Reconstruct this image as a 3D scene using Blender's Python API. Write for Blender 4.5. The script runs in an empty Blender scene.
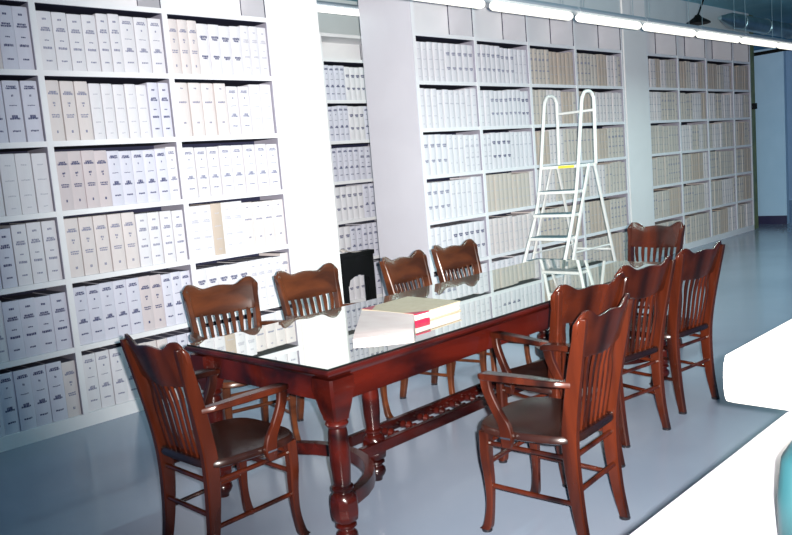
import bpy, bmesh, math, random
from mathutils import Vector, Matrix
random.seed(7)
S = bpy.context.scene
COL = S.collection
PI = math.pi

# ------------------------------------------------------------------ camera, world, flash, exposure
PITCH, ROLL, YAW, CAM_H, FPX = 0.1235, -0.0830, 0.7878, 1.56, 798.9
F = Vector((math.sin(YAW) * math.cos(PITCH), math.cos(YAW) * math.cos(PITCH), -math.sin(PITCH)))
R0 = Vector((math.cos(YAW), -math.sin(YAW), 0)); U0 = R0.cross(F)
R2 = R0 * math.cos(ROLL) + U0 * math.sin(ROLL); U2 = -R0 * math.sin(ROLL) + U0 * math.cos(ROLL)
cd = bpy.data.cameras.new('camera'); cam = bpy.data.objects.new('camera', cd); COL.objects.link(cam)
cd.sensor_width = 36; cd.lens = FPX / 792 * 36; cd.clip_start = 0.05; cd.clip_end = 100
m = Matrix((R2, U2, -F)).transposed().to_4x4(); m.translation = Vector((0, 0, CAM_H)); cam.matrix_world = m
S.camera = cam

w = bpy.data.worlds.new('world'); S.world = w; w.use_nodes = True
bg = w.node_tree.nodes['Background']; bg.inputs[0].default_value = (0.22, 0.52, 1.0, 1); bg.inputs[1].default_value = 0.30

fl = bpy.data.lights.new('camera_flash', 'SPOT'); flo = bpy.data.objects.new('camera_flash', fl); COL.objects.link(flo)
fl.energy = 3500; fl.color = (1.0, 0.95, 0.90); fl.spot_size = math.radians(80); fl.spot_blend = 1.0; fl.shadow_soft_size = 0.015
flo.location = Vector((0, 0, CAM_H)) + R2 * 0.055 + U2 * 0.02
tgt = F * FPX + R2 * (115) + U2 * 130
flo.rotation_euler = tgt.to_track_quat('-Z', 'Y').to_euler()

S.view_settings.view_transform = 'Standard'; S.view_settings.look = 'None'
S.view_settings.exposure = 0.0; S.view_settings.gamma = 1.0; S.view_settings.use_curve_mapping = False

# ------------------------------------------------------------------ materials
def mat(name, col, rough=0.5, spec=0.5, metal=0.0, coat=0.0, ior=None, emit=None, es=0.0, noise=None, bump=0.0):
    """noise = (scale, colour2, stretch xyz, detail)"""
    M = bpy.data.materials.new(name); M.use_nodes = True
    nt = M.node_tree; b = nt.nodes['Principled BSDF']
    b.inputs['Base Color'].default_value = (*col, 1); b.inputs['Roughness'].default_value = rough
    b.inputs['Specular IOR Level'].default_value = spec; b.inputs['Metallic'].default_value = metal
    b.inputs['Coat Weight'].default_value = coat; b.inputs['Coat Roughness'].default_value = 0.12
    if ior: b.inputs['IOR'].default_value = ior
    if emit:
        b.inputs['Emission Color'].default_value = (*emit, 1); b.inputs['Emission Strength'].default_value = es
    if noise:
        sc, c2, st, det = noise
        tc = nt.nodes.new('ShaderNodeTexCoord'); mp = nt.nodes.new('ShaderNodeMapping'); mp.inputs['Scale'].default_value = st
        nz = nt.nodes.new('ShaderNodeTexNoise'); nz.inputs['Scale'].default_value = sc; nz.inputs['Detail'].default_value = det
        nz.inputs['Distortion'].default_value = 0.6
        cr = nt.nodes.new('ShaderNodeValToRGB'); cr.color_ramp.elements[0].position = 0.36; cr.color_ramp.elements[1].position = 0.70
        cr.color_ramp.elements[0].color = (*col, 1); cr.color_ramp.elements[1].color = (*c2, 1)
        L = nt.links
        L.new(tc.outputs['Object'], mp.inputs[0]); L.new(mp.outputs[0], nz.inputs[0]); L.new(nz.outputs[0], cr.inputs[0])
        L.new(cr.outputs[0], b.inputs['Base Color'])
        if bump:
            bp = nt.nodes.new('ShaderNodeBump'); bp.inputs['Strength'].default_value = bump; bp.inputs['Distance'].default_value = 0.002
            L.new(nz.outputs[0], bp.inputs['Height']); L.new(bp.outputs[0], b.inputs['Normal'])
    return M

M_shelf = mat('shelf_paint', (0.76, 0.76, 0.79), 0.45, noise=(3, (0.80, 0.80, 0.82), (1, 1, 1), 3))
M_dark = mat('navy_shade_and_seam', (0.012, 0.014, 0.045), 0.7, noise=(5, (0.02, 0.022, 0.06), (1, 1, 1), 2))  # shade inside the compartments put into the colour; the seams use it too
M_side = mat('shaded_grey_side', (0.30, 0.29, 0.36), 0.6, noise=(5, (0.34, 0.33, 0.40), (1, 1, 1), 2))  # shade on the inner upright sides, put into the colour
M_pale = mat('shaded_pale_side', (0.50, 0.50, 0.54), 0.6, noise=(5, (0.53, 0.53, 0.57), (1, 1, 1), 2))  # top tier sides tinted darker to stand in for shade
M_col = mat('column_paint', (0.80, 0.79, 0.79), 0.4, noise=(2, (0.84, 0.83, 0.83), (1, 1, 1), 3))
M_wall = mat('wall_paint', (0.60, 0.66, 0.68), 0.6, noise=(2, (0.64, 0.70, 0.72), (1, 1, 1), 3))
M_farwall = mat('far_wall_paint', (0.36, 0.58, 0.80), 0.6, noise=(2, (0.40, 0.62, 0.84), (1, 1, 1), 3))
M_ceil = mat('ceiling_paint', (0.15, 0.36, 0.44), 0.8, noise=(1.5, (0.20, 0.42, 0.50), (1, 1, 1), 4))
M_base = mat('navy_baseboard', (0.02, 0.02, 0.07), 0.4, noise=(4, (0.03, 0.03, 0.08), (1, 1, 1), 2))
M_floor = mat('floor_linoleum', (0.235, 0.285, 0.37), 0.18, 0.5, noise=(0.9, (0.275, 0.325, 0.41), (1, 1, 1), 8))
M_olive = mat('olive_frame', (0.10, 0.14, 0.07), 0.5, noise=(4, (0.2, 0.24, 0.1), (1, 1, 1), 2))
M_black = mat('black_lacquer', (0.003, 0.004, 0.004), 0.6, 0.2, noise=(6, (0.005, 0.005, 0.006), (1, 1, 1), 2))
M_wood = mat('mahogany', (0.005, 0.0012, 0.001), 0.27, 0.4, coat=0.12, noise=(5, (0.072, 0.0125, 0.004), (1.0, 1.0, 0.22), 6))
M_wood2 = mat('golden_mahogany', (0.03, 0.009, 0.004), 0.3, 0.4, coat=0.05, noise=(8, (0.10, 0.028, 0.009), (0.35, 1.0, 1.0), 6))
M_seat = mat('seat_mahogany', (0.008, 0.003, 0.003), 0.26, 0.4, coat=0.15, noise=(7, (0.026, 0.008, 0.005), (0.3, 1, 1), 6))
M_table = mat('red_mahogany', (0.008, 0.0012, 0.0012), 0.24, 0.4, coat=0.15, noise=(6, (0.055, 0.0055, 0.003), (0.25, 1.0, 1.0), 6))
M_glass = mat('table_glass', (0.64, 0.66, 0.62), 0.012, 0.5, metal=0.9, noise=(3, (0.67, 0.69, 0.65), (1, 1, 1), 2))
M_glide = mat('black_rubber', (0.01, 0.01, 0.014), 0.4)
M_brass = mat('steel_bracket', (0.7, 0.7, 0.72), 0.25, metal=1.0)
M_ladder = mat('white_enamel', (0.66, 0.65, 0.63), 0.35, noise=(5, (0.70, 0.69, 0.67), (1, 1, 1), 2))
M_tread = mat('tread_rubber', (0.05, 0.12, 0.15), 0.6, noise=(20, (0.08, 0.15, 0.18), (1, 1, 1), 2))
M_yellow = mat('yellow_label', (0.85, 0.65, 0.05), 0.5)
M_tube = mat('fluorescent_tube', (0.9, 0.9, 0.85), 0.4, emit=(1.0, 0.94, 0.80), es=1.25)
M_tube2 = mat('aisle_fluorescent_tube', (0.9, 0.9, 0.85), 0.4, emit=(1.0, 0.98, 0.92), es=1.6)
M_house = mat('lamp_housing', (0.30, 0.36, 0.42), 0.4, metal=0.3, noise=(4, (0.34, 0.40, 0.46), (1, 1, 1), 2))
M_duct = mat('galvanised_duct', (0.30, 0.42, 0.45), 0.3, metal=0.9, noise=(5, (0.42, 0.55, 0.58), (1, 1, 1), 4))
M_paper = mat('white_paper', (0.44, 0.39, 0.385), 0.7, noise=(30, (0.40, 0.335, 0.335), (0.2, 0.2, 8), 2))
M_page_shade = mat('shaded_page_tops', (0.13, 0.13, 0.20), 0.8, noise=(30, (0.20, 0.20, 0.27), (8, 0.2, 1), 2))  # page tops coloured dark to stand in for shade under the boards
M_pages = mat('page_edges', (0.58, 0.50, 0.46), 0.7, noise=(30, (0.52, 0.44, 0.41), (0.2, 0.2, 8), 2))
M_cloth = mat('beige_cover_cloth', (0.36, 0.30, 0.215), 0.7, noise=(25, (0.40, 0.34, 0.25), (1, 1, 1), 3))
M_red = mat('red_leather', (0.26, 0.008, 0.035), 0.45, noise=(20, (0.32, 0.012, 0.045), (1, 1, 1), 2))
M_counter = mat('white_laminate', (0.40, 0.385, 0.43), 0.4, noise=(4, (0.42, 0.40, 0.45), (1, 1, 1), 2))
M_bigbook = mat('white_canvas', (0.92, 0.90, 0.86), 0.6, noise=(18, (0.95, 0.93, 0.89), (1, 1, 1), 2))
M_teal = mat('teal_vinyl', (0.006, 0.035, 0.044), 0.5, noise=(3, (0.009, 0.048, 0.058), (1, 1, 1), 2))
INK = [mat('ink_dark', (0.06, 0.07, 0.16), 0.7), mat('ink_mid', (0.22, 0.23, 0.33), 0.7), mat('ink_faint', (0.45, 0.45, 0.52), 0.7)]
def bookmat(n, c): return mat('ledger_' + n, c, 0.65, 0.3, noise=(14, tuple(min(1, x * 1.06) for x in c), (1, 1, 0.4), 3))
BM = {'white': bookmat('white', (0.66, 0.65, 0.69)), 'blue-white': bookmat('blue_white', (0.58, 0.58, 0.67)),
      'cream': bookmat('cream', (0.63, 0.58, 0.58)), 'pinkish grey': bookmat('pinkish_grey', (0.55, 0.49, 0.51)),
      'tan': bookmat('tan', (0.48, 0.40, 0.34)), 'beige': bookmat('beige', (0.52, 0.47, 0.425))}

# ------------------------------------------------------------------ helpers
def link(name, bm, mats, parent=None, smooth=False, bevel=0.0, loc=(0, 0, 0), rotz=0.0):
    me = bpy.data.meshes.new(name)
    bmesh.ops.recalc_face_normals(bm, faces=bm.faces)
    bm.to_mesh(me); bm.free()
    for mm in (mats if isinstance(mats, (list, tuple)) else [mats]): me.materials.append(mm)
    if smooth:
        for p in me.polygons: p.use_smooth = True
    o = bpy.data.objects.new(name, me); COL.objects.link(o)
    o.location = loc; o.rotation_euler = (0, 0, rotz)
    if parent: o.parent = parent
    if bevel:
        b = o.modifiers.new('bevel', 'BEVEL'); b.width = bevel; b.segments = 2; b.limit_method = 'ANGLE'
    return o
def empty(name, loc=(0, 0, 0), rotz=0.0):
    o = bpy.data.objects.new(name, None); COL.objects.link(o); o.location = loc; o.rotation_euler = (0, 0, rotz)
    o.empty_display_size = 0.1
    return o
def tag(o, label, cat, group=None, kind=None):
    if label: o['label'] = label
    if cat: o['category'] = cat
    if group: o['group'] = group
    if kind: o['kind'] = kind
    return o
def box(bm, x0, x1, y0, y1, z0, z1, mi=0):
    vs = [bm.verts.new(p) for p in [(x0, y0, z0), (x1, y0, z0), (x1, y1, z0), (x0, y1, z0), (x0, y0, z1), (x1, y0, z1), (x1, y1, z1), (x0, y1, z1)]]
    for q in [(0, 3, 2, 1), (4, 5, 6, 7), (0, 1, 5, 4), (1, 2, 6, 5), (2, 3, 7, 6), (3, 0, 4, 7)]:
        f = bm.faces.new([vs[i] for i in q]); f.material_index = mi
def bx(name, mats, parent, *a, bevel=0.0):
    bm = bmesh.new(); box(bm, *a); return link(name, bm, mats, parent, bevel=bevel)
def struct(name, M, *a):
    o = bx(name, M, None, *a); o['kind'] = 'structure'; return o
def loft(bm, rings, cap=True):
    vr = [[bm.verts.new(p) for p in r] for r in rings]; n = len(vr[0])
    for a, b in zip(vr, vr[1:]):
        for i in range(n):
            bm.faces.new((a[i], a[(i + 1) % n], b[(i + 1) % n], b[i]))
    if cap:
        bm.faces.new(list(reversed(vr[0]))); bm.faces.new(vr[-1])
def smooth_path(pts, n=6):
    P = [Vector(p) for p in pts]; out = []
    for i in range(len(P) - 1):
        p0 = P[max(i - 1, 0)]; p1 = P[i]; p2 = P[i + 1]; p3 = P[min(i + 2, len(P) - 1)]
        for k in range(n):
            t = k / n
            out.append(0.5 * ((2 * p1) + (-p0 + p2) * t + (2 * p0 - 5 * p1 + 4 * p2 - p3) * t * t + (-p0 + 3 * p1 - 3 * p2 + p3) * t ** 3))
    out.append(P[-1]); return out
def tube(bm, pts, r, seg=10):
    P = [Vector(p) for p in pts]; rings = []; nrm = None
    for i, p in enumerate(P):
        t = (P[min(i + 1, len(P) - 1)] - P[max(i - 1, 0)]).normalized()
        if nrm is None:
            a = Vector((0, 0, 1)) if abs(t.z) < 0.9 else Vector((1, 0, 0)); nrm = t.cross(a).normalized()
        else: nrm = (nrm - t * nrm.dot(t)).normalized()
        b = t.cross(nrm); rr = r[i] if isinstance(r, (list, tuple)) else r
        rings.append([p + (nrm * math.cos(2 * PI * k / seg) + b * math.sin(2 * PI * k / seg)) * rr for k in range(seg)])
    loft(bm, rings)
def bar(bm, secs, axis='z', n=5):
    """secs: (x,y,z,a,b) rounded rectangle sections, a/b half sizes on the two axes across 'axis'"""
    P = smooth_path([s[:3] for s in secs], n); W = smooth_path([(s[3], s[4], 0) for s in secs], n); rings = []
    for p, wv in zip(P, W):
        a, b = wv[0], wv[1]; c = 0.30 * min(a, b); ring = []
        for (sa, sb) in ((1, 1), (-1, 1), (-1, -1), (1, -1)):
            pr = [(sa * a, sb * (b - c)), (sa * (a - c), sb * b)]
            if sa * sb < 0: pr.reverse()
            ring += pr
        if axis == 'z': rings.append([p + Vector((u, v, 0)) for u, v in ring])
        elif axis == 'y': rings.append([p + Vector((u, 0, v)) for u, v in ring])
        else: rings.append([p + Vector((0, u, v)) for u, v in ring])
    loft(bm, rings)
def lathe(bm, prof, cx=0, cy=0, seg=20):
    rings = [[Vector((cx + r * math.cos(2 * PI * k / seg), cy + r * math.sin(2 * PI * k / seg), z)) for k in range(seg)] for r, z in prof]
    loft(bm, rings)
def autosmooth(o, ang=40):
    me = o.data
    for p in me.polygons: p.use_smooth = True
    try: me.set_sharp_from_angle(angle=math.radians(ang))
    except Exception: pass
    return o
def kids(o): return [c for c in bpy.data.objects if c.parent == o]
def copy_tree(o, parent=None):
    c = o.copy(); COL.objects.link(c); c.parent = parent
    for ch in kids(o): copy_tree(ch, c)
    return c

# ------------------------------------------------------------------ setting
WY = 5.24           # front plane of the bookcases
XE = 14.08          # right end of the bookcases
CEIL = 3.62
struct('floor', M_floor, -3.5, 22, -3.5, 9, -0.1, 0)
struct('ceiling', M_ceil, -3.5, 22, -3.5, 9, CEIL, CEIL + 0.1)
struct('wall_back', M_wall, 1.2, 15.2, 7.30, 7.42, 0, CEIL)
TOP = 3.27
struct('trim_1', M_wall, 1.27, 4.08, WY + 0.01, WY + 0.69, TOP, CEIL)
struct('trim_2', M_wall, 5.74, 9.765, WY + 0.01, WY + 0.69, TOP, CEIL)
struct('trim_3', M_wall, 10.39, XE, WY + 0.01, WY + 0.69, TOP, CEIL)
struct('wall_column_left', M_col, 4.085, 4.575, WY - 0.01, WY + 0.70, 0, CEIL)
struct('wall_column_right', M_col, 9.775, 10.38, WY - 0.01, WY + 0.70, 0, CEIL)
struct('trim_4', M_olive, XE + 0.01, XE + 0.30, WY + 0.05, WY + 0.75, 0, CEIL)
struct('wall_far', M_farwall, 15.0, 15.12, 5.02, 7.30, 0, 3.10)
struct('baseboard_far', M_base, 14.98, 15.0, 5.02, 7.30, 0, 0.15)
struct('wall_right', M_farwall, 20.5, 20.6, -3.5, 9, 0, CEIL)

# ------------------------------------------------------------------ bookcases
ZS = [0.09, 0.517, 0.978, 1.426, 1.880, 2.333, 2.791]   # undersides of boards 1..6; first = plinth top
TH = 0.036
def bookcase(name_label, xs, y, depth, back_to_back, top=TOP, ends=(True, True), zs=ZS):
    t = empty('bookcase', ((xs[0] + xs[-1]) / 2, y, 0)); tag(t, name_label, 'bookcase')
    ox, oy = t.location.x, y
    def part(n, x0, x1, y0, y1, z0, z1): return bx(n, M_shelf, t, x0 - ox, x1 - ox, y0 - oy, y1 - oy, z0, z1)
    a, b = xs[0], xs[-1]
    part('plinth', a - 0.02, b + 0.02, y + 0.004, y + depth, 0, ZS[0])
    for z in zs[1:]:
        sh = part('shelf', a - 0.02, b + 0.02, y + 0.003, y + depth - 0.02, z, z + TH)
        under = bx('underside_shade', M_dark, sh, a - 0.015 - ox, b + 0.015 - ox, 0.012, depth - 0.02, z - 0.002, z)  # dark sheet painting the shade under the board
    part('top_board', a - 0.02, b + 0.02, y + 0.003, y + depth - 0.02, top - TH, top - 0.001)
    for i, x in enumerate(xs):
        up = part('upright', x - 0.02, x + 0.02, y, y + depth - 0.02, ZS[0], top - TH)
        for s_ in (-1, 1):
            bx('side_shade', M_side, up, x + s_ * 0.02 - 0.0008 - ox, x + s_ * 0.02 + 0.0008 - ox, 0.006, depth - 0.02, ZS[0], zs[-1])  # thin sheet carrying the painted shade of the upright side
            bx('side_shade', M_pale, up, x + s_ * 0.02 - 0.0006 - ox, x + s_ * 0.02 + 0.0006 - ox, 0.006, depth - 0.02, zs[-1] + TH, top - TH)  # same in the top tier, with a lighter painted shade
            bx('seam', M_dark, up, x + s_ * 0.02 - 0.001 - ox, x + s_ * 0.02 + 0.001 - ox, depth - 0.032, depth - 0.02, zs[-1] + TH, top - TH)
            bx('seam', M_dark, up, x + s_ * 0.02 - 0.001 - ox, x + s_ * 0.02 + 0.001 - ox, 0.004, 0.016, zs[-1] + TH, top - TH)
    bx('back_panel', M_dark, t, a - 0.02 - ox, b + 0.02 - ox, depth - 0.02, depth, ZS[0], zs[-1])  # lower panel coloured dark for the shade behind the books
    part('back_panel', a - 0.02, b + 0.02, y + depth - 0.02, y + depth, zs[-1], top - 0.001)
    return t
XL = [1.27, 2.197, 3.135, 4.060]
XM = [5.765, 6.695, 7.640, 8.610, 9.740]
XR = [10.415, 11.355, 12.325, 13.345, 14.05]
bookcase('tall white bookcase of grid compartments filled with white ledgers, leftmost on the long wall', XL, WY, 0.35, True)
bm_ = bookcase('tall white bookcase behind the ladder, between the aisle and the narrow far column', XM, WY, 0.35, True)
bookcase('tall white bookcase of beige ledgers at the far right end, past the second column', XR, WY, 0.35, True)
# backing units that face the next aisle (the sides show at the aisle mouth)
M_end = mat('lilac_end_paint', (0.62, 0.60, 0.66), 0.4, noise=(2, (0.65, 0.63, 0.69), (1, 1, 1), 3))
bx('end_panel', M_end, bm_, 5.735 - bm_.location.x, 5.744 - bm_.location.x, 0, 0.69, 0, CEIL)
struct('wall_divider_middle', M_wall, 5.745, 9.76, WY + 0.36, WY + 0.69, 0, TOP - 0.002)
struct('wall_divider_left', M_wall, 1.27, 4.075, WY + 0.36, WY + 0.69, 0, TOP - 0.002)
XB = [5.02, 5.95, 6.88, 7.81]
BY = 6.80
bookcase('white bookcase seen through the open aisle, standing behind the black stand', XB, BY, 0.35, False, top=3.10)

# ------------------------------------------------------------------ ledgers
def ledger_bm(bm, wdt, h, style, inkset, off=(0, 0, 0), mi=(0, 1, 2)):
    """spine faces -y; mi = material slots of cover, pages, ink"""
    ox, oy, oz = off; D = 0.29; rnd = random.Random(int(wdt * 1e4) + style * 77 + inkset * 13 + int(h * 1e3))
    sp = lambda x: -0.005 * (1 - (2 * x / wdt) ** 2)
    xsn = [(-0.5 + i / 6) * wdt for i in range(7)]
    prof = [(x, sp(x)) for x in xsn] + [(wdt / 2, D), (-wdt / 2, D)]
    lv = []
    for z, s in ((0, 1), (h - 0.004, 1), (h, 0.9)):
        lv.append([bm.verts.new((ox + x * (s if s == 1 else 0.96), oy + (y if s == 1 else y * 0.97 + 0.003), oz + z)) for x, y in prof])
    n = len(prof)
    for a, b in zip(lv, lv[1:]):
        for i in range(n):
            f = bm.faces.new((a[i], a[(i + 1) % n], b[(i + 1) % n], b[i])); f.material_index = mi[0]
            if i == n - 2: f.material_index = mi[1]
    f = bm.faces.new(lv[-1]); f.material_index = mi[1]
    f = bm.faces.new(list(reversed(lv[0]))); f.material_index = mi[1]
    def strip(x0, x1, z0, z1, m_):
        k = max(1, int((x1 - x0) / (wdt / 6)) + 1)
        for i in range(k):
            a = x0 + (x1 - x0) * i / k; b = x0 + (x1 - x0) * (i + 1) / k
            f = bm.faces.new([bm.verts.new((ox + q, oy + sp(q) - 0.0012, oz + z)) for q, z in ((a, z0), (b, z0), (b, z1), (a, z1))])
            f.material_index = m_
    def line(zf, wf, hh, shift=0.0):
        hh *= 1.25
        x = -wf * wdt / 2 + shift * wdt; e = x + wf * wdt
        while x < e - 0.003:
            l = min(rnd.uniform(0.005, 0.013), e - x); j = rnd.uniform(-0.0012, 0.0012)
            strip(x, x + l, zf * h + j, zf * h + hh + j, mi[2]); x += l + rnd.uniform(0.0012, 0.0026)
    if style == 0:
        line(.80, .52, .008); line(.765, .72, .010); line(.61, .22, .010); line(.57, .12, .008); line(.42, .6, .007); line(.385, .55, .007); line(.13, .16, .014)
    elif style == 1:
        line(.89, .56, .008); line(.86, .66, .008); line(.74, .12, .010); line(.59, .5, .004); line(.39, .36, .016); line(.37, .62, .009); line(.17, .5, .008)
    elif style == 2:
        line(.85, .3, .010); line(.70, .55, .009); line(.665, .66, .009); line(.50, .3, .006); line(.36, .6, .012); line(.15, .4, .008)
    elif style == 3:
        line(.72, .66, .014); line(.68, .5, .010); line(.34, .6, .012); line(.31, .4, .008)
    elif style == 4:
        line(.80, .4, .006); line(.55, .6, .006); line(.30, .5, .006); line(.10, .3, .005)
    else:
        line(.88, .2, .008); line(.62, .62, .010); line(.24, .22, .010)
cache = {}
def ledger_mesh(wdt, h, style, colour, ink):
    key = (wdt, h, style, colour, ink)
    if key not in cache:
        bm = bmesh.new(); ledger_bm(bm, wdt, h, style, ink)
        me = bpy.data.meshes.new('ledger')
        bm.normal_update(); bm.to_mesh(me); bm.free()
        for mm in (BM[colour], M_page_shade, INK[ink]): me.materials.append(mm)
        cache[key] = me
    return cache[key]
ORD = ['', 'first', 'second', 'third', 'fourth', 'fifth', 'sixth', 'seventh', 'eighth', 'ninth', 'tenth', 'eleventh', 'twelfth', 'thirteenth', 'fourteenth']
TIER = ['bottom', 'fifth', 'fourth', 'third', 'second', 'top']
rb = random.Random(21)
def fill(x0, x1, palette, wr):
    """runs of like volumes across one compartment"""
    out = []; x = x0 + 0.004
    run = 0
    while True:
        if run == 0:
            colour, style, ink = rb.choice(palette); wd = rb.choice(wr); h = rb.choice((0.375, 0.385, 0.392)); run = rb.randint(2, 5)
        if x + wd > x1 - 0.003: break
        out.append((x + wd / 2, wd, h + rb.choice((0, 0, -0.004)), style, colour, ink)); x += wd + 0.0008; run -= 1
    # spread what is left over
    slack = (x1 - 0.004 - x) / max(1, len(out))
    return [(b[0] + slack * (i + .5),) + b[1:] for i, b in enumerate(out)]
PW = [('white', 1, 1), ('white', 2, 1), ('blue-white', 1, 0), ('cream', 0, 0), ('pinkish grey', 0, 0), ('white', 4, 2), ('cream', 0, 1), ('blue-white', 2, 0)]
PC = [('white', 4, 2), ('cream', 0, 1), ('white', 1, 1), ('white', 3, 0), ('white', 2, 2), ('cream', 5, 1)]
PM = [('white', 4, 2), ('white', 3, 1), ('white', 5, 2), ('white', 2, 2), ('white', 3, 0)]
PT = [('beige', 4, 1), ('tan', 4, 2), ('beige', 2, 1), ('cream', 4, 1), ('beige', 5, 1)]
PTC = [('cream', 4, 2), ('beige', 4, 2)]
rest = []; singles = []
def add_bay(x0, x1, y, tiers, pal, wr, casename, bayname, from_right=False, cut=None):
    for k in tiers:
        zb = ZS[0] if k == 0 else ZS[k] + TH
        p = pal(k) if callable(pal) else pal
        bs = fill(x0 + 0.02, x1 - 0.02, p, wr)
        if cut is not None: bs = [b for b in bs if b[0] > cut]
        for i, b in enumerate(bs):
            n = (len(bs) - i) if from_right else (i + 1)
            singles.append((b, y, zb, k, n, from_right, casename, bayname))
add_bay(XL[0], XL[1], WY, range(6), PW, (0.088, 0.094, 0.100), 'leftmost bookcase', 'cut-off', True, 1.62)
add_bay(XL[1], XL[2], WY, range(6), PW, (0.078, 0.088, 0.094, 0.100), 'leftmost bookcase', 'middle')
add_bay(XL[2], XL[3], WY, range(6), PC, (0.078, 0.088, 0.094, 0.100), 'leftmost bookcase', 'right')
add_bay(XM[0], XM[1], WY, range(6), PM, (0.080, 0.086), 'ladder bookcase', 'left')
add_bay(XM[1], XM[2], WY, range(6), lambda k: PTC if k in (1, 2) else PM, (0.078, 0.084), 'ladder bookcase', 'second')
add_bay(XM[2], XM[3], WY, range(6), PT, (0.072, 0.080), 'ladder bookcase', 'third')
add_bay(XM[3], XM[4], WY, range(6), PT, (0.072, 0.080), 'ladder bookcase', 'fourth')
for i in range(4): add_bay(XR[i], XR[i + 1], WY, range(6), PT, (0.072, 0.080), 'far', 'x')
for i in range(3): add_bay(XB[i], XB[i + 1], BY, range(6), [('blue-white', 1, 0), ('blue-white', 2, 0), ('white', 3, 0)], (0.078, 0.086), 'aisle', 'x')
singles.sort(key=lambda s: (s[0][0] ** 2 + s[1] ** 2))
count = 0; rest = []
for s in singles:
    b, y, zb, k, n, fr, case, bay = s
    if count >= 300 or bay == 'x': rest.append(s); continue
    count += 1
    x, wd, h, style, colour, ink = b
    if bay == 'right' and k == 2 and n == 3: colour = 'tan'; style = 4
    o = bpy.data.objects.new('ledger', ledger_mesh(wd, h, style, colour, ink)); COL.objects.link(o)
    o.location = (x, y + 0.022 + rb.uniform(-0.004, 0.006), zb + 0.0006)
    tag(o, '%s ledger %s from %s, %s shelf, %s bay of the %s' % (colour, ORD[n], 'right' if fr else 'left', TIER[k] if k in (0, 5) else TIER[k] + ' from top', bay, case),
        'book', 'ledgers in the %s bay of the %s' % (bay, case))
bm = bmesh.new(); slots = list(BM.values()) + [M_page_shade] + INK; names = list(BM)
for b, y, zb, k, n, fr, case, bay in rest:
    x, wd, h, style, colour, ink = b
    ledger_bm(bm, wd, h, style, ink, (x, y + 0.022 + rb.uniform(-0.004, 0.006), zb + 0.0006), (names.index(colour), len(names), len(names) + 1 + ink))
me = bpy.data.meshes.new('distant_ledgers'); bm.normal_update(); bm.to_mesh(me); bm.free()
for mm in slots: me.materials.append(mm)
o = bpy.data.objects.new('distant_ledgers', me); COL.objects.link(o)
tag(o, 'beige and grey ledgers filling the far bookcases and the one beyond the aisle', 'book', kind='stuff')

# ------------------------------------------------------------------ library table
TX0, TX1, TY0, TY1, TZ = 1.975, 5.02, 2.395, 3.475, 0.79
tb = empty('library_table', ((TX0 + TX1) / 2, (TY0 + TY1) / 2, 0))
tag(tb, 'long red mahogany library table with glass top, turned legs and curved end stretchers', 'table')
hx, hy = (TX1 - TX0) / 2, (TY1 - TY0) / 2
def edge_ring(ix, z): return [Vector((sx * (hx - ix), sy * (hy - ix), z)) for sx, sy in ((-1, -1), (1, -1), (1, 1), (-1, 1))]
bm = bmesh.new(); loft(bm, [edge_ring(i, z) for i, z in ((0.035, TZ - 0.050), (0.030, TZ - 0.044), (0.012, TZ - 0.038), (0.004, TZ - 0.030), (0.0, TZ - 0.022), (0.004, TZ - 0.012), (0.010, TZ - 0.0075))])
link('tabletop', bm, M_table, tb)
bm = bmesh.new(); box(bm, -hx + 0.012, hx - 0.012, -hy + 0.012, hy - 0.012, TZ - 0.0072, TZ)
bm.normal_update()
for f in bm.faces: f.material_index = 0 if abs(f.normal.z) > .9 and f.calc_center_median().z > TZ - .001 else 1
M_gedge = mat('dark_glass_edge', (0.004, 0.006, 0.006), 0.3)
link('glass_top', bm, [M_glass, M_gedge], tb)
LX, LY = hx - 0.085, hy - 0.075
for s in (-1, 1):
    bx('apron', M_table, tb, -LX, LX, s * LY - 0.014, s * LY + 0.014, TZ - 0.165, TZ - 0.051)
    bx('apron', M_table, tb, s * LX - 0.014, s * LX + 0.014, -LY, LY, TZ - 0.165, TZ - 0.051)
def table_leg(x, y, top_flare=True):
    bm = bmesh.new()
    def sq(a, z, c=0.25):
        pts = []
        for (sa, sb) in ((1, 1), (-1, 1), (-1, -1), (1, -1)):
            pr = [(sa * a, sb * a * (1 - c)), (sa * a * (1 - c), sb * a)]
            if sa * sb < 0: pr.reverse()
            pts += pr
        return [Vector((x + u, y + v, z)) for u, v in pts]
    loft(bm, [sq(a, z, .16) for a, z in ((0.066, TZ - 0.052), (0.067, TZ - 0.10), (0.062, TZ - 0.125), (0.056, TZ - 0.16), (0.050, TZ - 0.19), (0.043, TZ - 0.215), (0.040, TZ - 0.235))])
    lathe(bm, [(0.036, 0.556), (0.046, 0.548), (0.050, 0.538), (0.044, 0.528), (0.037, 0.520), (0.041, 0.50), (0.044, 0.44), (0.043, 0.36), (0.038, 0.30), (0.036, 0.272), (0.046, 0.266), (0.047, 0.256), (0.036, 0.248), (0.036, 0.240)], x, y)
    loft(bm, [sq(a, z, .5) for a, z in ((0.036, 0.242), (0.050, 0.225), (0.053, 0.20), (0.053, 0.15), (0.050, 0.125), (0.036, 0.108))])
    lathe(bm, [(0.030, 0.110), (0.044, 0.102), (0.046, 0.094), (0.032, 0.084), (0.032, 0.076), (0.045, 0.062), (0.048, 0.046), (0.040, 0.028), (0.028, 0.014), (0.026, 0.0)], x, y)
    return autosmooth(link('leg', bm, M_table, tb))
ZR = 0.185
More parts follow.
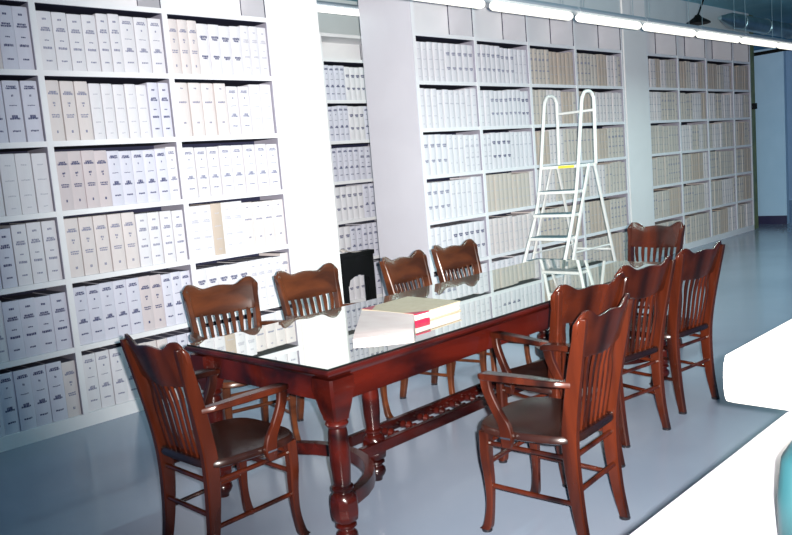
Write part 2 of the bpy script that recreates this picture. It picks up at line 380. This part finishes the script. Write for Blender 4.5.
for s in (-1, 1):
    for q in (-1, 1): table_leg(s * LX, q * LY)
    table_leg(s * (LX - 0.58), -0.05)
    pts = []
    for i in range(17):
        a = PI * (i / 16 - 0.5)
        pts.append((s * (LX - 0.42 * math.cos(a)), (LY - 0.02) * math.sin(a)))
    bm = bmesh.new(); rings = []
    for i, (px, py) in enumerate(pts):
        a = pts[max(i - 1, 0)]; b = pts[min(i + 1, 16)]; t = Vector((b[0] - a[0], b[1] - a[1], 0)).normalized(); n_ = Vector((-t.y, t.x, 0))
        c = Vector((px, py, ZR))
        rings.append([c + n_ * u + Vector((0, 0, v)) for u, v in ((0.022, -0.03), (0.022, 0.03), (-0.022, 0.03), (-0.022, -0.03))])
    loft(bm, rings); autosmooth(link('curved_stretcher', bm, M_table, tb), 50)
for s in (-1, 1):
    bx('rail', M_table, tb, -(LX - 0.44), LX - 0.44, s * 0.095 - 0.017, s * 0.095 + 0.017, ZR - 0.028, ZR + 0.028, bevel=0.004)
for i in range(11):
    x = -(LX - 0.75) + i * (2 * (LX - 0.75)) / 10
    bm = bmesh.new(); tube(bm, [(x, y, ZR) for y in (-0.078, -0.06, -0.045, -0.02, 0, 0.02, 0.045, 0.06, 0.078)], [0.012, 0.012, 0.022, 0.014, 0.026, 0.014, 0.022, 0.012, 0.012], 12)
    autosmooth(link('spindle', bm, M_table, tb))

# ------------------------------------------------------------------ chairs (seat centre at the origin, sitter faces +y)
def make_chair(arms, W):
    t = empty('armchair' if arms else 'side_chair')
    # seat: rounded-front saddle
    bm = bmesh.new(); N = 28; outline = []
    for i in range(N):
        a = 2 * PI * i / N; c, s_ = math.cos(a), math.sin(a)
        e = 0.5 if s_ > 0 else 0.36
        x = math.copysign(abs(c) ** e, c); y = math.copysign(abs(s_) ** e, s_)
        hw = 0.245 if y > -0.2 else 0.215 + 0.03 * (y + 1) / 0.8
        outline.append((x * hw, 0.005 + y * 0.235))
    rings = []
    for sc, z in ((0.93, 0.436), (1.0, 0.446), (1.0, 0.462), (0.965, 0.474), (0.80, 0.468), (0.45, 0.461), (0.05, 0.460)):
        rings.append([Vector((x * sc, 0.005 + (y - 0.005) * sc, z)) for x, y in outline])
    loft(bm, rings); autosmooth(link('seat', bm, M_seat if W is M_wood else W, t), 50)
    for s in (-1, 1):
        bm = bmesh.new()  # back post running into the rear leg
        bar(bm, [(s * .180, -.240, 0.012, .017, .019), (s * .175, -.215, .15, .018, .024), (s * .176, -.198, .32, .019, .030), (s * .182, -.196, .46, .019, .033),
                 (s * .190, -.215, .60, .017, .031), (s * .202, -.250, .78, .015, .029), (s * .214, -.286, .93, .014, .022), (s * .217, -.296, .95, .008, .010)])
        l = autosmooth(link('leg', bm, W, t))
        bm = bmesh.new(); lathe(bm, [(0.023, 0.0), (0.024, 0.007), (0.016, 0.014)], s * .180, -.240, 14); link('foot_glide', bm, M_glide, l)
        bm = bmesh.new()  # curved front leg
        bar(bm, [(s * .203, .212, 0.012, .020, .024), (s * .200, .200, .035, .017, .020), (s * .194, .188, .12, .015, .016), (s * .192, .186, .22, .018, .019),
                 (s * .194, .192, .33, .022, .023), (s * .192, .190, .442, .024, .024)])
        l = autosmooth(link('leg', bm, W, t))
        bm = bmesh.new(); lathe(bm, [(0.022, 0.0), (0.023, 0.007), (0.016, 0.014)], s * .203, .209, 14); link('foot_glide', bm, M_glide, l)
        for z0, z1 in ((.39, .38), (.205, .195)):
            bm = bmesh.new(); tube(bm, [(s * .192, .185, z0), (s * .188, 0, (z0 + z1) / 2), (s * .182, -.205, z1)], 0.0105, 8); autosmooth(link('stretcher', bm, W, t))
    for (y, z, hwid) in ((.188, .39, .18), (.190, .30, .18), (-.203, .385, .17), (-.212, .245, .17)):
        bm = bmesh.new(); tube(bm, [(-hwid, y, z), (0, y, z), (hwid, y, z)], 0.0105, 8); autosmooth(link('stretcher', bm, W, t))
    # crest rail: swept up ears, dip, low centre rise, curved back in plan
    bm = bmesh.new(); n = 32; fr = []; bk = []
    for i in range(n + 1):
        u = -1 + 2 * i / n; au = abs(u)
        q_ = min(1, max(0, (au - .38) / .42)); q_ = q_ * q_ * (3 - 2 * q_); ztop = 0.936 + 0.012 * math.exp(-(u / 0.30) ** 2) + 0.040 * q_ - (0.042 * ((au - 0.82) / 0.18) ** 2.2 if au > .82 else 0)
        zbot = 0.785 - 0.010 * math.exp(-(u / 0.5) ** 2)
        if au > 0.88: zbot = 0.785 + 0.035 * ((au - 0.88) / 0.12) ** 1.3
        fr.append((u, zbot, ztop))
    def crest_pt(u, z, d):
        k = (z - 0.785) / 0.15
        hw = 0.206 + 0.028 * k * k * (3 - 2 * min(k, 1.2))
        y = -0.235 - 0.040 * k - 0.030 * (1 - u * u) + d
        return Vector((u * hw, y, z))
    rings = []
    for u, zb, zt in fr:
        r_ = []
        for f_, d in ((0, 0.008), (0.04, 0.011), (0.35, 0.011), (0.65, 0.011), (0.93, 0.011), (1, 0.005), (1, -0.005), (0.93, -0.010), (0.65, -0.010), (0.35, -0.010), (0.04, -0.010), (0, -0.007)):
            r_.append(crest_pt(u, zb + (zt - zb) * f_, d))
        rings.append(r_)
    loft(bm, rings); autosmooth(link('crest_rail', bm, W, t), 50)
    for i in range(7):
        u = -0.74 + 1.48 * i / 6
        xb, xt = u * 0.170, u * 0.200
        yt = -0.240 - 0.030 * (1 - u * u)
        bm = bmesh.new()
        bar(bm, [(xb, -.196, .462, .015, .006), (xb + (xt - xb) * .3, -.213, .56, .010, .006), (xb + (xt - xb) * .65, -.230, .67, .009, .006), (xb + (xt - xb) * .85, yt + .022, .74, .013, .006), (xt, yt + .006, .795, .012, .006)], n=3)
        autosmooth(link('slat', bm, W, t))
    if arms:
        for s in (-1, 1):
            bm = bmesh.new()
            bar(bm, [(s * .200, -.225, .685, .012, .012), (s * .225, -.17, .692, .022, .012), (s * .252, -.06, .700, .026, .014), (s * .266, .05, .704, .027, .014), (s * .262, .125, .702, .028, .014), (s * .255, .155, .699, .018, .010)], axis='y')
            a = autosmooth(link('arm', bm, W, t))
            bm = bmesh.new()
            bar(bm, [(s * .260, .128, .695, .014, .022), (s * .262, .118, .64, .013, .022), (s * .262, .085, .57, .013, .023), (s * .262, .050, .51, .013, .026), (s * .262, .040, .455, .013, .028), (s * .260, .045, .415, .012, .020)])
            p = autosmooth(link('arm_support', bm, W, t))
            bx('bracket', M_brass, p, s * .262 - 0.014, s * .262 + 0.014, .018, .064, .452, .459)
    return t
protos = {}
def chair(arms, W, x, y, deg, label, group):
    key = (arms, W.name)
    if key not in protos:
        protos[key] = o = make_chair(arms, W)
    else: o = copy_tree(protos[key])
    o.location = (x, y, 0); o.rotation_euler = (0, 0, math.radians(deg)); tag(o, label, 'chair', group)
G1 = 'wooden chairs around the library table'
chair(True, M_wood, 1.8, 2.905, -90, 'dark mahogany armchair at the near left end of the table, facing right along it', G1)
chair(True, M_wood, 2.725, 1.885, 5, 'nearest dark mahogany armchair on the right of the table, both arms showing', G1)
chair(True, M_wood, 3.315, 2.235, -14, 'reddish armchair tucked in directly behind the nearest right-hand armchair', G1)
chair(False, M_wood, 3.9, 2.275, -9, 'armless dark slatted chair, second from the far end of the row', G1)
chair(False, M_wood, 4.545, 2.27, -7, 'armless dark chair farthest right in the row along the front of the table', G1)
chair(False, M_wood, 5.575, 2.935, 90, 'dark armless chair at the far head of the table, facing the camera', G1)
chair(True, M_wood2, 2.57, 3.86, 166, 'golden brown armchair behind the table, leftmost of the four backs against the bookcases', G1)
chair(True, M_wood2, 3.20, 3.76, 173, 'golden brown armchair behind the table, in front of the wide white column', G1)
chair(False, M_wood2, 3.945, 3.54, 185, 'golden brown chair behind the table, just right of the aisle opening above the books', G1)
chair(False, M_wood2, 4.54, 3.61, 178, 'golden brown chair behind the table, rightmost of the four by the ladder', G1)

# ------------------------------------------------------------------ things on the table
def slab(bm, quad, z0, z1, mi=0, inset=0.0):
    c = sum((Vector((*q, 0)) for q in quad), Vector()) / 4
    def ring(z, k): return [bm.verts.new((c.x + (q[0] - c.x) * k, c.y + (q[1] - c.y) * k, z)) for q in quad]
    a, b = ring(z0, 1 - inset), ring(z1, 1 - inset)
    fs = [bm.faces.new(list(reversed(a))), bm.faces.new(b)] + [bm.faces.new((a[i], a[(i + 1) % 4], b[(i + 1) % 4], b[i])) for i in range(4)]
    for f in fs: f.material_index = mi
bk = empty('record_book', (2.98, 2.87, TZ)); tag(bk, 'large beige cloth record book with red leather corners lying on the glass table', 'book')
Q = [(-.19, -.20), (.18, -.18), (.19, .21), (-.18, .19)]
bm = bmesh.new(); slab(bm, Q, 0.0005, 0.006); link('cover', bm, M_cloth, bk)
bm = bmesh.new(); slab(bm, Q, 0.006, 0.047, inset=0.035); link('page_block', bm, M_pages, bk)
bm = bmesh.new(); slab(bm, Q, 0.047, 0.053); link('cover', bm, M_cloth, bk)
for (cx, cy) in (Q[0], Q[3]):
    sx, sy = math.copysign(1, cx), math.copysign(1, cy)
    for z, th_ in ((0.0002, 0.018), (0.0468, 0.0068)):
        bm = bmesh.new()
        tri = [(cx + sx * .002, cy + sy * .002), (cx - sx * .10, cy + sy * .002), (cx + sx * .002, cy - sy * .075)]
        lo = [bm.verts.new((*q, z)) for q in tri]; hi = [bm.verts.new((*q, z + th_)) for q in tri]
        bm.faces.new(lo[::-1]); bm.faces.new(hi)
        for i in range(3): bm.faces.new((lo[i], lo[(i + 1) % 3], hi[(i + 1) % 3], hi[i]))
        link('leather_corner', bm, M_red, bk)
bx('spine', M_cloth, bk, -.194, -.183, -.19, .185, 0.0003, 0.0535, bevel=0.004)
# sheaf of white pages, sagging to the near corner
pg = empty('page_sheaf', (2.60, 2.72, TZ)); tag(pg, 'thick white sheaf of pages leaning against the beige record book, near the table edge', 'papers')
A = [(2.355, 2.655), (2.565, 2.475), (2.775, 2.665), (2.765, 3.03)]
A = [(x - 2.60, y - 2.72) for x, y in A]
bm = bmesh.new(); n = 10
def bil(u, v): return [(1 - u) * (1 - v) * A[0][k] + u * (1 - v) * A[1][k] + u * v * A[2][k] + (1 - u) * v * A[3][k] for k in (0, 1)]
top = [[None] * (n + 1) for _ in range(n + 1)]; bot = [[None] * (n + 1) for _ in range(n + 1)]
for i in range(n + 1):
    for j in range(n + 1):
        u, v = i / n, j / n; x, y = bil(u, v)
        e = min(v * 4, 1) ** 0.5
        zt = 0.020 + 0.014 * e + 0.019 * v ** 2 + 0.003 * math.sin(PI * u)
        top[i][j] = bm.verts.new((x, y, zt)); bot[i][j] = bm.verts.new((x, y, 0.0006))
for i in range(n):
    for j in range(n):
        bm.faces.new((top[i][j], top[i + 1][j], top[i + 1][j + 1], top[i][j + 1])); bm.faces.new((bot[i][j], bot[i][j + 1], bot[i + 1][j + 1], bot[i + 1][j]))
for i in range(n):
    for a, b in (((i, 0), (i + 1, 0)), ((i + 1, n), (i, n)), ((0, i + 1), (0, i)), ((n, i), (n, i + 1))):
        bm.faces.new((bot[a[0]][a[1]], bot[b[0]][b[1]], top[b[0]][b[1]], top[a[0]][a[1]]))
autosmooth(link('page_block', bm, M_paper, pg), 40)

# ------------------------------------------------------------------ white platform ladder
YA, YB = 4.63, 4.20
ld = empty('platform_ladder', (6.85, (YA + YB) / 2, 0)); tag(ld, 'white tubular platform ladder with hoop handrails standing before the bookcase', 'ladder')
ox, oy = ld.location.x, ld.location.y
for y, ny in ((YA, 1), (YB, -1)):
    yy = y - oy
    P = smooth_path([(6.20 - ox, yy + ny * .03, 0.02), (6.50 - ox, yy + ny * .015, .58), (6.72 - ox, yy, 1.02), (6.83 - ox, yy, 1.40), (6.955 - ox, yy, 2.02), (6.985 - ox, yy, 2.10), (7.03 - ox, yy, 2.145), (7.12 - ox, yy, 2.150), (7.175 - ox, yy, 2.11), (7.19 - ox, yy, 2.02), (7.17 - ox, yy, 1.44)], 5)
    bm = bmesh.new(); tube(bm, P, 0.0175, 10); autosmooth(link('handrail', bm, M_ladder, ld))
    bm = bmesh.new(); bar(bm, [(6.41 - ox, yy + ny * .03, 0.0, .016, .011), (6.72 - ox, yy + ny * .012, .74, .016, .011), (7.04 - ox, yy, 1.45, .016, .011)]); link('stile', bm, M_ladder, ld)
    bm = bmesh.new(); bar(bm, [(7.53 - ox, yy + ny * .03, 0.0, .015, .011), (7.34 - ox, yy + ny * .012, .72, .015, .011), (7.14 - ox, yy, 1.45, .015, .011)]); link('rear_leg', bm, M_ladder, ld)
    bm = bmesh.new(); tube(bm, [(6.66 - ox, yy, .60), (7.36 - ox, yy, .60)], 0.010, 8) ; link('side_brace', bm, M_ladder, ld)
for z in (0.32, 0.545, .765, .985, 1.205):
    x = 6.41 + 0.435 * z
    t_ = bx('tread', M_ladder, ld, x - .19 - ox, x - .01 - ox, YB - oy, YA - oy, z - .03, z - .002)
    bx('rubber_pad', M_tread, t_, x - .187 - ox, x - .013 - ox, YB - oy + .02, YA - oy - .02, z - .002, z + .003)
t_ = bx('platform', M_ladder, ld, 6.83 - ox, 7.19 - ox, YB - oy, YA - oy, 1.42, 1.45)
bx('rubber_pad', M_tread, t_, 6.85 - ox, 7.17 - ox, YB - oy + .02, YA - oy - .02, 1.45, 1.454)
bx('warning_label', M_yellow, t_, 6.826 - ox, 6.829 - ox, YB - oy + .04, YB - oy + .22, 1.422, 1.446)
bm = bmesh.new(); tube(bm, [(7.185 - ox, YA - oy, 1.97), (7.185 - ox, YB - oy, 1.97)], 0.014, 8); autosmooth(link('crossbar', bm, M_ladder, ld))
bm = bmesh.new(); tube(bm, [(7.38 - ox, YA - oy, .55), (7.38 - ox, YB - oy, .55)], 0.012, 8); autosmooth(link('crossbar', bm, M_ladder, ld))

# ------------------------------------------------------------------ lamps
def strip_lamp(x0, x1, y0, y1, z, label, M, group, cz, watts=13):
    L_ = math.hypot(x1 - x0, y1 - y0); a = math.atan2(y1 - y0, x1 - x0)
    t = empty('strip_lamp', ((x0 + x1) / 2, (y0 + y1) / 2, z), a); tag(t, label, 'lamp', group)
    h = L_ / 2 - 0.05
    bm = bmesh.new(); loft(bm, [[Vector((x, u, v)) for u, v in ((-.032, .022), (-.055, .025), (-.055, .040), (-.035, .062), (.035, .062), (.055, .040), (.055, .025), (.032, .022))] for x in (-h - 0.045, h + 0.045)]); link('housing', bm, M_house, t)
    bm = bmesh.new(); rings = []
    for x, k in ((-h, .45), (-h + .008, .8), (-h + .03, 1), (h - .03, 1), (h - .008, .8), (h, .45)):
        rings.append([Vector((x, .036 * k * math.cos(a_), -.008 + .032 * k * math.sin(a_))) for a_ in [2 * PI * i / 14 for i in range(14)]])
    loft(bm, rings); autosmooth(link('tube', bm, M, t))
    al = bpy.data.lights.new('tube_light', 'AREA'); ao = bpy.data.objects.new('tube_light', al); COL.objects.link(ao); ao.parent = t
    al.shape = 'RECTANGLE'; al.size = L_ - 0.2; al.size_y = 0.03; al.energy = watts; al.color = (0.72, 1.0, 0.95); ao.location = (0, 0, -0.045)
    for s in (-1, 1):
        bm = bmesh.new(); tube(bm, [(s * h * .8, 0, .06), (s * h * .8, 0, cz - z)], 0.0025, 6); link('hanger', bm, M_duct, t)
jx = [3.37 + 1.083 * i for i in range(9)]
nm = ['nearest, cut by the top edge', 'second from the left', 'third from the left, above the ladder', 'fourth from the left, before the second column', 'fifth from the left', 'sixth from the left, near the duct', 'farthest one in the picture', 'last of the row, beyond the picture edge']
for i in range(8):
    fy = lambda x: 3.365
    strip_lamp(jx[i], jx[i + 1], fy(jx[i]), fy(jx[i + 1]), 2.60, 'glowing fluorescent strip lamp of the hanging row, ' + nm[i], M_tube, 'fluorescent strip lamps over the table aisle', CEIL)
strip_lamp(4.9, 6.5, 6.15, 6.15, 3.19, 'glowing strip lamp inside the aisle opening, nearer of two', M_tube2, 'strip lamps over the back aisle', CEIL, 3)
strip_lamp(6.55, 8.1, 6.15, 6.15, 3.16, 'strip lamp deeper along the back aisle, mostly hidden by the bookcase', M_tube2, 'strip lamps over the back aisle', CEIL, 3)

# ------------------------------------------------------------------ duct, pendant, pipe
dt = empty('air_duct', (14, 4.82, 3.30)); tag(dt, 'round galvanised air duct under the ceiling at the far right', 'duct')
bm = bmesh.new(); tube(bm, [(-2.15, 0, .01), (-2.12, 0, .01), (-1.75, 0, 0), (0, 0, 0), (6, 0, 0)], [0.03, 0.035, 0.115, 0.115, 0.115], 20); autosmooth(link('duct_pipe', bm, M_duct, dt))
for x in (-1.4, -0.4, .7, 1.8, 3.2):
    bm = bmesh.new(); tube(bm, [(x - .02, 0, 0), (x + .02, 0, 0)], 0.124, 20); autosmooth(link('joint_band', bm, M_duct, dt))
pl = empty('pendant_shade', (11.05, 4.80, 3.17)); tag(pl, 'small dark hanging cone shade above the strip lamps, left of the duct', 'lamp')
bm = bmesh.new(); lathe(bm, [(0.17, 0), (0.16, .02), (0.05, .09), (0.03, .12)]); autosmooth(link('shade', bm, M_black, pl))
bm = bmesh.new(); tube(bm, smooth_path([(0, 0, .11), (.05, -.02, .2), (.2, -.05, .45)]), 0.012, 8); link('cord', bm, M_black, pl)
pp = empty('ceiling_pipe', (14.9, 4.9, 3.0)); tag(pp, 'thin dark pipe running across the top of the far blue wall', 'pipe')
bm = bmesh.new(); tube(bm, [(0, .75, .02), (0, -3, .10)], 0.03, 8); autosmooth(link('pipe', bm, M_black, pp))

# ------------------------------------------------------------------ black stand in the aisle, alarm box, bench
st = empty('black_stand', (5.54, 6.1, 0)); tag(st, 'small black stand with arched apron in the aisle opening', 'stand')
bx('top', M_black, st, -.24, .24, -.05, .06, .69, .735, bevel=.006)
for x in (-.19, .19):
    for y in (-.02, .03): bx('leg', M_black, st, x - .035, x + .035, y - .02, y + .02, 0, .69)
bm = bmesh.new()
prof = [(-.22, .69), (-.22, .40), (-.15, .40), (-.13, .46), (-.06, .49), (0, .50), (.06, .49), (.13, .46), (.15, .40), (.22, .40), (.22, .69)]
for y0, y1 in ((-.045, -.04),):
    a = [bm.verts.new((x, y0, z)) for x, z in prof]; b = [bm.verts.new((x, y1, z)) for x, z in prof]
    bm.faces.new(a); bm.faces.new(b[::-1])
    for i in range(len(prof)): bm.faces.new((a[i], a[(i + 1) % len(prof)], b[(i + 1) % len(prof)], b[i]))
link('apron', bm, M_black, st)
bm = bmesh.new(); n = 8; g = []
for i in range(n + 1):
    g.append([bm.verts.new((-.20 + .26 * i / n, -.045 + .1 * j / n, .7358 + .05 * math.exp(-((i / n - .15) / .3) ** 2) * (1 - abs(j / n - .5)))) for j in range(n + 1)])
for i in range(n):
    for j in range(n): bm.faces.new((g[i][j], g[i + 1][j], g[i + 1][j + 1], g[i][j + 1]))
o = link('crumpled_paper', bm, M_pages, None, smooth=True, loc=(5.54, 6.1, 0)); sm = o.modifiers.new('thick', 'SOLIDIFY'); sm.thickness = 0.002; sm.offset = 1
tag(o, 'curled cream paper lying on the small black stand', 'paper')
o = bx('alarm_box', M_black, None, XE + .12, XE + .22, WY - .01, WY + .05, 2.05, 2.15); tag(o, 'small black box on the olive post at the right end of the bookcases', 'switch box')
bn = empty('padded_bench', (14.3, 4.35, 0)); tag(bn, 'black padded bench cut off by the right edge, against the far blue wall', 'bench')
bx('seat', M_black, bn, -.25, .25, -.6, .28, .36, .44, bevel=.03)
for x in (-.2, .2):
    for y in (-.55, .02): bx('leg', M_brass, bn, x - .012, x + .012, y - .012, y + .012, 0, .36)

# ------------------------------------------------------------------ foreground counter
ct = empty('reading_counter', (2.2, 0.3, 0)); tag(ct, 'white laminate counter in the bottom right corner', 'counter')
bx('countertop', M_counter, ct, -1.6, 2.2, -.45, .47, .76, .80, bevel=.006)
bx('cabinet', M_counter, ct, -1.5, 2.1, -.40, .40, .08, .76)
bx('kickboard', M_base, ct, -1.5, 2.1, -.36, .36, 0, .08)
# oversized ledger overhanging the counter edge, spine end rounded
ob = empty('oversized_ledger', (2.605, 0.665, .80)); tag(ob, 'oversized white canvas ledger overhanging the far edge of the white counter', 'book')
bm = bmesh.new(); rings = []
for y in (-.30, -.28, .25, .27):
    k = 0.97 if y in (-.30, .27) else 1
    rr = []
    for i in range(13):
        a = PI / 2 + PI * i / 12
        rr.append(Vector((-.335 + .028 * math.cos(a), y, .073 + .072 * math.sin(a) * k)))
    rr = [Vector((.36, y, .073 + .072 * k))] + rr + [Vector((.36, y, .073 - .072 * k))]
    rings.append(rr)
loft(bm, rings); autosmooth(link('cover', bm, M_bigbook, ob), 50)
bx('page_block', M_pages, ob, .30, .352, -.29, .2605, .01, .135)
tc = empty('teal_bag', (1.748, 0.403, .80)); tag(tc, 'teal vinyl pouch standing on the white counter at the corner of the picture', 'bag')
bm = bmesh.new(); rings = []
for z, k in ((0.001, .90), (.02, 1), (.10, 1.0), (.17, .96), (.195, .86), (.205, .6)):
    rr = []
    for i in range(28):
        a = 2 * PI * i / 28; c, s_ = math.cos(a), math.sin(a)
        rr.append(Vector((.31 * k * math.copysign(abs(c) ** .3, c), .13 * k * math.copysign(abs(s_) ** .3, s_), z * 1.0)))
    rings.append(rr)
loft(bm, rings); autosmooth(link('body', bm, M_teal, tc), 60)
bm = bmesh.new(); tube(bm, [(-.13, 0, .2055), (.13, 0, .2055)], 0.004, 8); link('zip', bm, M_teal, tc)
